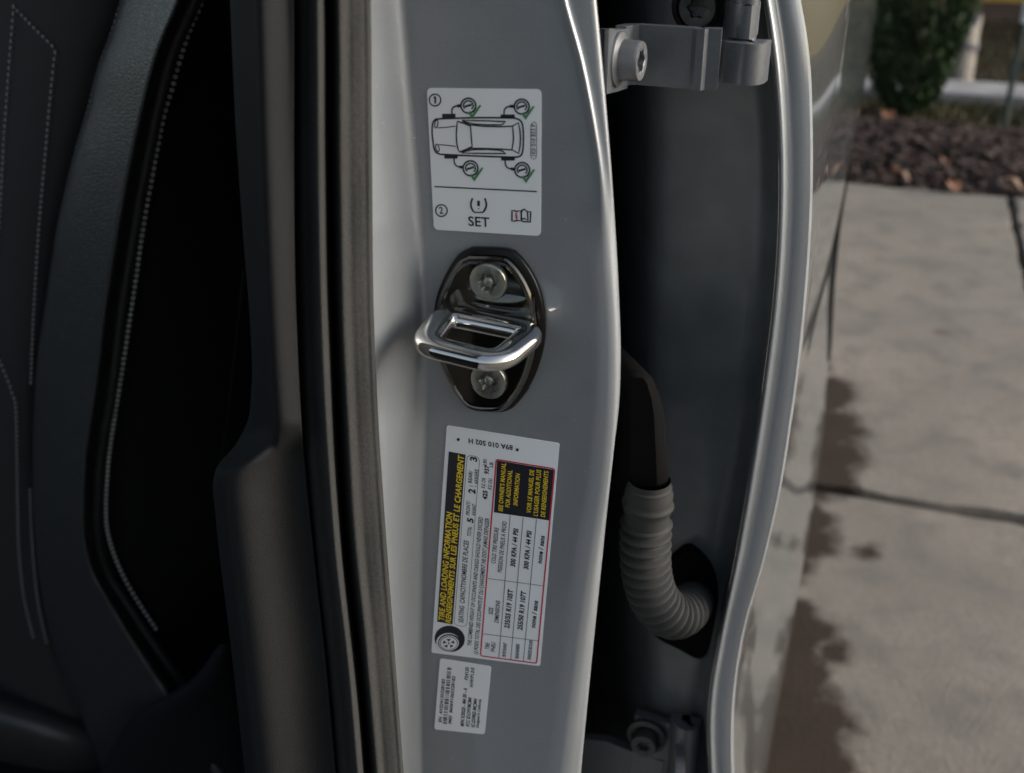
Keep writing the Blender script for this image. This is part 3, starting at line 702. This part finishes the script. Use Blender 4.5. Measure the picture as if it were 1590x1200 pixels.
mb.grid(rows).build('side_cover', M['trim'], seat, 180)
MB().sweep([PV(379, 420, .56), PV(366, 540, .57), PV(355, 640, .58), PV(344, 712, .58)], lambda s: .0011, 8).build('seat_seam', M['trim'], seat, 180)

# ------------------------------------------------------------------ labels
def lab(v): return VF - v
def rquad(c, r, n=6):             # rounded quad from four pixel corners on the face plane, as (u,z)
    P = [Vector((uvz(PV(x, y, VF))[0], uvz(PV(x, y, VF))[2])) for x, y in c]; out = []
    for i in range(4):
        p, a, b2 = P[i], P[i-1], P[(i+1) % 4]
        s = p+(a-p).normalized()*r; e = p+(b2-p).normalized()*r
        for k in range(n): t = k/(n-1); out.append(s*(1-t)**2 + p*2*t*(1-t) + e*t*t)
    return out
def P2(x, y): a = uvz(PV(x, y, VF)); return Vector((a[0], a[2]))
def to3(q, h): return W(q.x, VF-h, q.y)
LT = .00022; IH = .00034
class Art:
    def __init__(s, root, conv): s.root = root; s.conv = conv; s.m = {}
    def mb(s, key): return s.m.setdefault(key, MB())
    def q(s, x, y): return P2(*s.conv(x, y))
    def poly(s, key, pts, h=IH): 
        P = [to3(s.q(x, y), h) for x, y in pts]; s.mb(key).add(P, [tuple(range(len(P)-1, -1, -1))])
    def line(s, key, pts, w, closed=False, h=IH, sm=0):
        P = [s.q(x, y) for x, y in pts]
        if sm:
            P3 = bez_path([Vector((p.x, p.y, 0)) for p in (P+[P[0]] if closed else P)], sm); P = [Vector((p.x, p.y)) for p in P3]
            if closed: P = P[:-1]
        n = len(P); a, b2 = [], []
        for i in range(n):
            if closed: t = P[(i+1) % n]-P[i-1]
            else: t = P[min(i+1, n-1)]-P[max(i-1, 0)]
            t.normalize(); nn = Vector((-t.y, t.x))*w*.65; a.append(to3(P[i]+nn, h)); b2.append(to3(P[i]-nn, h))
        fc = [(i, (i+1) % n, (i+1) % n+n, i+n) for i in range(n if closed else n-1)]
        s.mb(key).add(a+b2, fc)
    def circ(s, key, x, y, rx, ry, w, n=32, a0=0, a1=360, rot=0):
        pts = []; full = abs(a1-a0) >= 360; N = n if full else n+1; cr, sr = math.cos(math.radians(rot)), math.sin(math.radians(rot))
        for k in range(N):
            a = math.radians(a0+(a1-a0)*k/n); ex, ey = rx*math.cos(a), -ry*math.sin(a); pts.append((x+ex*cr-ey*sr, y+ex*sr+ey*cr))
        if w is None: s.poly(key, pts)
        else: s.line(key, pts, w, full)
    def text(s, key, txt, A, B, h, bold=0.0, hh=IH, name='lettering'):
        a, b2 = s.q(*A), s.q(*B); d = b2-a; L = d.length; d = d/L; up = Vector((-d.y, d.x))
        px = s.conv(*A); hw = (P2(px[0], px[1])-P2(px[0], px[1]+h)).length if abs(d.x) > .5 else (P2(px[0], px[1])-P2(px[0]+h, px[1])).length
        V, Fc, wd, ht = glyphs(txt, bold*.6+.016)
        s.mb(key).add([to3(a + d*(x/wd*L) + up*(y/ht*hw), hh) for x, y in V], Fc)
    def finish(s):
        names = dict(ink='print', yellow='yellow_print', red='red_print', green='check_marks', greyink='fine_lines', white='white_print', dark='black_panel')
        for k, mb in s.m.items(): mb.build(names.get(k, 'print'), M['ink' if k == 'dark' else k], s.root)
_g = {}
def glyphs(txt, bold):
    if (txt, bold) in _g: return _g[(txt, bold)]
    c = bpy.data.curves.new('t', 'FONT'); c.body = txt; c.size = 1.0; c.offset = bold; c.resolution_u = 3; c.space_character = 1.04
    o = bpy.data.objects.new('t', c); COL.objects.link(o); dg = bpy.context.evaluated_depsgraph_get(); dg.update()
    me = bpy.data.meshes.new_from_object(o.evaluated_get(dg)); V = [(v.co.x, v.co.y) for v in me.vertices]; Fc = [tuple(p.vertices) for p in me.polygons]
    bpy.data.objects.remove(o); bpy.data.curves.remove(c); bpy.data.meshes.remove(me)
    x0 = min(x for x, y in V); wd = max(x for x, y in V)-x0; V = [(x-x0, y) for x, y in V]
    _g[(txt, bold)] = (V, Fc, wd, 0.70); return _g[(txt, bold)]
def label(name, corners, r, lab_, cat):
    c = sum((PV(x, y, VF) for x, y in corners), Vector())/4
    t = thing(name, c, lab_, cat); q = rquad(corners, r)
    mb = MB(); mb.grid([[to3(p, -.0003) for p in q], [to3(p, LT) for p in q]], True); n = len(q); b = len(mb.v)-n; mb.f.append(tuple(b+k for k in range(n-1, -1, -1)))
    mb.build('backing', M['white'], t); return t

# tyre pressure pictogram label
t1 = label('pressure_label', [(663, 137), (841, 139), (840, 367), (674, 357)], .0022, 'white label with a car pictogram and SET, topmost on the pillar', 'label')
A = Art(t1, lambda x, y: (640+x/4.6136, 120+y/4.6136)); LW = .00040
A.line('ink', [(163, 784), (895, 820)], .00042)
for (x, y, s) in ((166, 165, '1'), (212, 956, '2')):
    A.circ('ink', x, y, 41, 42, .00042)
A.line('ink', [(157, 150), (168, 141)], .0005); A.line('ink', [(168, 140), (168, 190)], .0006); A.text('ink', '2', (198, 978), (226, 979), 10.5)
A.text('ink', 'SET', (406, 1064), (557, 1074), 14.6)
A.line('ink', [(862, 330), (875, 320), (888, 330), (893, 350), (893, 560), (888, 580), (872, 588), (856, 580), (851, 560), (852, 350)], .00018, True)
A.text('ink', '1K0 010 833 P', (885, 566), (885, 338), 6.4, .0)
A.line('ink', [(170, 302), (250, 297), (480, 291), (700, 293), (750, 298), (785, 322), (797, 380), (798, 480), (790, 545), (765, 570), (700, 573), (480, 566), (260, 556), (190, 548), (162, 520), (150, 450), (145, 390), (150, 330)], .00052, True, sm=4)
for q in ((217, 263, 313, 292), (635, 268, 738, 298), (233, 555, 328, 584), (640, 569, 738, 598)):
    A.poly('ink', [(q[0], q[1]+3), (q[0]+4, q[1]), (q[2]-4, q[1]), (q[2], q[1]+3), (q[2], q[3]-3), (q[2]-4, q[3]), (q[0]+4, q[3]), (q[0], q[3]-3)])
A.line('ink', [(327, 318), (322, 350), (318, 410), (321, 470), (330, 515), (342, 537), (385, 520), (432, 498), (428, 460), (424, 410), (420, 352), (375, 332)], .00046, True)
A.line('ink', [(360, 312), (420, 342), (500, 352), (620, 356), (720, 352)], .00042)
A.line('ink', [(355, 540), (432, 510), (520, 512), (640, 516), (715, 522)], .00042)
A.line('ink', [(720, 352), (762, 328), (774, 380), (778, 440), (774, 500), (765, 547), (716, 520), (724, 480), (728, 435), (725, 390)], .00046, True)
A.line('ink', [(358, 308), (450, 312), (560, 314), (672, 320), (655, 336), (635, 343), (540, 342), (440, 336)], .00042, True)
A.line('ink', [(362, 544), (440, 520), (540, 518), (630, 524), (655, 534), (674, 548), (560, 548), (460, 546)], .00042, True)
A.line('ink', [(184, 364), (250, 360), (312, 352)], .0003); A.line('ink', [(192, 484), (250, 488), (316, 497)], .0003)
A.circ('ink', 175, 336, 11, 28, .00034, rot=10); A.circ('ink', 183, 508, 12, 27, .00034, rot=-12)
for (gx, gy, hose) in ((405, 205, [(287, 264), (288, 232), (302, 214), (325, 207), (352, 206)]), (787, 212, [(660, 268), (662, 238), (676, 219), (702, 210), (734, 210)]),
                      (420, 653, [(302, 584), (304, 612), (318, 634), (342, 644), (370, 646)]), (790, 665, [(668, 597), (671, 628), (686, 649), (708, 657), (738, 660)])):
    A.line('ink', hose, .00046, sm=4); A.line('ink', hose[-2:], .0009)
    A.circ('ink', gx, gy, 53, 53, .00052); A.circ('ink', gx, gy, 36, 36, .00036, 20, -40, 215)
    for a in range(-40, 216, 36):
        ca, sa_ = math.cos(math.radians(a)), math.sin(math.radians(a)); A.line('ink', [(gx+ca*36, gy-sa_*36), (gx+ca*27, gy-sa_*27)], .0004)
    A.line('ink', [(gx-26, gy+7), (gx+24, gy-8)], .0006); A.circ('ink', gx, gy, 7, 7, None, 10)
    P_ = IH; 
    A.poly('green', [(gx-3, gy+50), (gx+11, gy+38), (gx+27, gy+64), (gx+82, gy-8), (gx+93, gy), (gx+28, gy+96)], h=.00042)
for s in (-1, 1):
    A.line('ink', [(478+s*44, 868), (478+s*54, 900), (478+s*54, 925), (478+s*46, 948), (478+s*34, 966)], .0006, sm=3)
A.line('ink', [(440, 962)] + [(446+k*8, 974 if k % 2 else 964) for k in range(9)] + [(516, 962)], .0004)
A.line('ink', [(478, 886), (478, 924)], .0009); A.circ('ink', 478, 942, 5, 5, None, 10)
A.line('ink', [(717, 956), (735, 957), (752, 963), (782, 954), (784, 1030), (752, 1026), (735, 1032), (717, 1032)], .0005, True)
A.line('ink', [(784, 968), (795, 950), (806, 947), (828, 964), (831, 1030), (806, 1012), (792, 1016), (784, 1030)], .0005, True)
A.line('ink', [(836, 964), (851, 964), (848, 1038), (790, 1034)], .0005)
A.text('red', 'i', (742, 1014), (758, 1014), 9.5, .03)
A.finish()

# tyre and loading placard
t2 = label('loading_placard', [(694, 659), (869, 687), (838.5, 1033), (670, 1012)], .0012, 'tall white tire and loading placard with red table below the striker', 'label')
A = Art(t2, lambda x, y: (x, y))
A.poly('dark', [(697.3, 699.5), (723.4, 704.5), (703, 968), (679.2, 963.7)])
H2 = .00046
def up(key, s, a, b2, h, bold=0.0, hh=IH): A.text(key, s, a, b2, h, bold, hh)
up('yellow', 'TIRE AND LOADING INFORMATION', (690.0, 963), (703.0, 794.9), 8.2, .02, H2)
up('yellow', 'RENSEIGNEMENTS SUR LES PNEUS ET LE CHARGEMENT', (700.2, 966), (720.9, 706.5), 7.8, .025, H2)
def rline(c, r, key, w):
    q = rquad(c, r); a, b2 = [], []; n = len(q)
    for i in range(n):
        t = (q[(i+1) % n]-q[i-1]).normalized(); nn = Vector((-t.y, t.x))*w/2; a.append(to3(q[i]+nn, IH)); b2.append(to3(q[i]-nn, IH))
    A.mb(key).add(a+b2, [(i, (i+1) % n, (i+1) % n+n, i+n) for i in range(n)])
rline([(726, 704.5), (745.5, 708.5), (725, 972), (705.5, 969)], .0026, 'greyink', .00025)
for s, a, b2, h, bd in (('SEATING  CAPACITY/NOMBRE DE PLACES', (719.6, 966), (728.3, 838.7), 7.2, .0), ('TOTAL', (731.8, 832), (733, 817), 6, 0), ('5', (735, 811), (735.4, 804), 9, .03),
        ('FRONT/', (729.5, 799), (730.8, 777), 5.6, 0), ('AVANT', (738.6, 800), (739.6, 782), 5.6, 0), ('2', (738, 766), (738.4, 758.8), 10, .03), ('REAR/', (733, 749), (734, 730), 5.6, 0), ('ARRIERE', (742.6, 751), (743.6, 728), 5.6, 0),
        ('3', (740.6, 716), (741, 709), 10, .03),
        ('THE COMBINED WEIGHT OF OCCUPANTS AND CARGO SHOULD NEVER EXCEED', (731.9, 1002), (750.2, 802), 5.8, 0), ('LE POIDS TOTAL DES OCCUPANTS ET DU CHARGEMENT NE DOIT JAMAIS DEPASSER', (741.9, 1015), (760.2, 803.6), 5.8, 0),
        ('425', (756.5, 775), (757.3, 761), 6.6, .04), ('KG OR', (753.6, 757), (754.6, 741), 5.8, 0), ('KG OU', (763.6, 759), (764.8, 742.5), 5.8, 0), ('937', (759, 735.5), (760, 722), 6.6, .04), ('LBS', (755.6, 721.5), (756.2, 712), 5.2, 0), ('LB', (765.6, 724.5), (766.1, 717), 5.2, 0),
        ('COLD TIRE PRESSURE', (769.6, 874), (774.8, 818.5), 6.4, 0), ('PRESSION DE PNEUS A FROID', (779.4, 888), (787.2, 809), 6.4, 0), ('300 KPA / 44 PSI', (799.9, 879), (805.2, 820.3), 7, .04), ('300 KPA / 44 PSI', (820.5, 883), (825.8, 823.8), 7, .04), ('none / sans', (841.4, 874), (846, 831), 7, .03),
        ('SIZE', (765.5, 953), (766.2, 942.5), 6.4, 0), ('DIMENSIONS', (774.4, 966), (777.2, 932), 6.4, 0), ('235/55 R19 105T', (790.9, 974.7), (796.9, 915), 7.2, .04), ('255/50 R19 107T', (811.1, 977.5), (817.1, 917.5), 7.2, .04), ('none / sans', (831.2, 973.8), (835.8, 932), 7, .03),
        ('TIRE', (759.7, 1007.5), (760.7, 997.5), 6, 0), ('PNEU', (768.5, 1011), (770, 996.7), 6, 0), ('FRONT/AVANT', (785.5, 1019), (787.6, 997.5), 5.2, .02), ('REAR/ARRIERE', (805.5, 1021.5), (807.3, 999), 5.2, .02), ('SPARE/DE SECOURS', (824.7, 1023.5), (827.6, 993.5), 5.2, .02),
        ('89A 010 502 H', (796.5, 690.2), (728, 679.2), 7.6, .015), )[:]:
    up('ink', s, a, b2, h, bd)
for cx_, cy_ in ((712, 681), (803.6, 697)):
    for k in range(3):
        a_ = k*1.047; A.line('ink', [(cx_-2.6*math.cos(a_), cy_-2.6*math.sin(a_)), (cx_+2.6*math.cos(a_), cy_+2.6*math.sin(a_))], .00035, h=IH+.00001*k)
rline([(771, 712), (861.5, 726.6), (833.4, 1028.4), (746.3, 1016.7)], .0012, 'red', .0007)
A.poly('dark', [(772.4, 713.6), (860, 728), (853.2, 806.6), (767.4, 794)])
for s, a, b2 in (("SEE OWNER'S MANUAL", (780.9, 793), (786.2, 718)), ('FOR ADDITIONAL', (791.8, 786.5), (796, 729)), ('INFORMATION', (804, 783.5), (808, 734.5)),
               ('VOIR LE MANUEL DE', (824.7, 795.5), (829.8, 728.6)), ("L'USAGER POUR PLUS", (835.3, 800), (840.7, 728.6)), ('DE RENSEIGNEMENTS', (846.6, 801.5), (852.2, 730.5))):
    up('yellow', s, a, b2, 6.6, .01, H2)
for a, b2 in (((792.5, 798.4), (775, 1019.5)), ((812.6, 802), (793.5, 1022)), ((833.3, 805), (813, 1025)), ((758.3, 896.7), (844.4, 908.3)), ((750.8, 982.5), (836.5, 993.6))): A.line('greyink', [a, b2], .00028)
A.line('greyink', [(729, 752.5), (735, 753.3)], .00025); A.line('greyink', [(737.5, 753.5), (741, 754)], .00025)
# tyre icon
A.circ('dark', 698.7, 990.5, 23.5, 20.5, None, 36, rot=8)
for (x, y, rx, ry, k, hh) in ((696.5, 996.0, 18.5, 14.8, 'white', .00040), (698, 996.2, 17.5, 13.6, 'dark', .00046), (697.6, 996.5, 15.4, 11.6, 'white', .00052), (697.6, 996.5, 14.0, 10.4, 'greyink', .00058), (697.6, 996.6, 12.6, 9.4, 'white', .00064)):
    A.poly(k, [(x+rx*math.cos(6.283*i/32), y+ry*math.sin(6.283*i/32)) for i in range(32)], h=hh)
for k in range(5):
    a = 6.283*(k+.5)/5+.3; A.poly('dark', [(697.6+9.6*math.cos(a-.38), 996.6+7.2*math.sin(a-.38)), (697.6+9.6*math.cos(a+.38), 996.6+7.2*math.sin(a+.38)), (697.6+3.2*math.cos(a), 996.6+2.5*math.sin(a))], h=.0007)
A.poly('dark', [(697.6+1.6*math.cos(k*.8), 996.6+1.3*math.sin(k*.8)) for k in range(8)], h=.0007)
A.finish()

# serial label
t3 = label('serial_label', [(683.5, 1021), (763, 1033.5), (752.5, 1139), (674.5, 1131)], .0016, 'small white barcode label, lowest on the pillar', 'label')
A = Art(t3, lambda x, y: (660+x/8.575, 1010+y/8.575))
for s, a, b2, h, bd in (('SN  AV224135328182', (222, 950), (268, 372), 4.4, 0.02), ('IMEI  860691065328182', (352, 968), (406, 332), 4.4, 0.02), ('M/N X30GE - M4 00 - A', (518, 1000), (564, 490), 5.0, .03), ('P24130', (573, 385), (588, 216), 5.0, .02),
        ('FCC ID:D9YMCM4', (592, 1005), (624, 618), 5.0, .03), ('H/W:P1.0.0', (641, 478), (660, 224), 5.0, .02), ('IC:2298Z-MCM4', (660, 1015), (697, 636), 4.8, .03), ('Designed in California', (714, 1018), (752, 640), 4.0, .02)):
    A.text('ink', s, a, b2, h, bd)
rb = random.Random(12); s = 0.0
while s < 1:
    wbar = rb.choice((.009, .009, .016, .024)); 
    def bp2(q, e): return (240+q*60 + e*54, 958 - q*748 + e*8)
    A.poly('ink', [bp2(s, 0), bp2(s, 1), bp2(min(1, s+wbar), 1), bp2(min(1, s+wbar), 0)]); s += wbar + rb.choice((.008, .012, .02, .028))
A.finish()
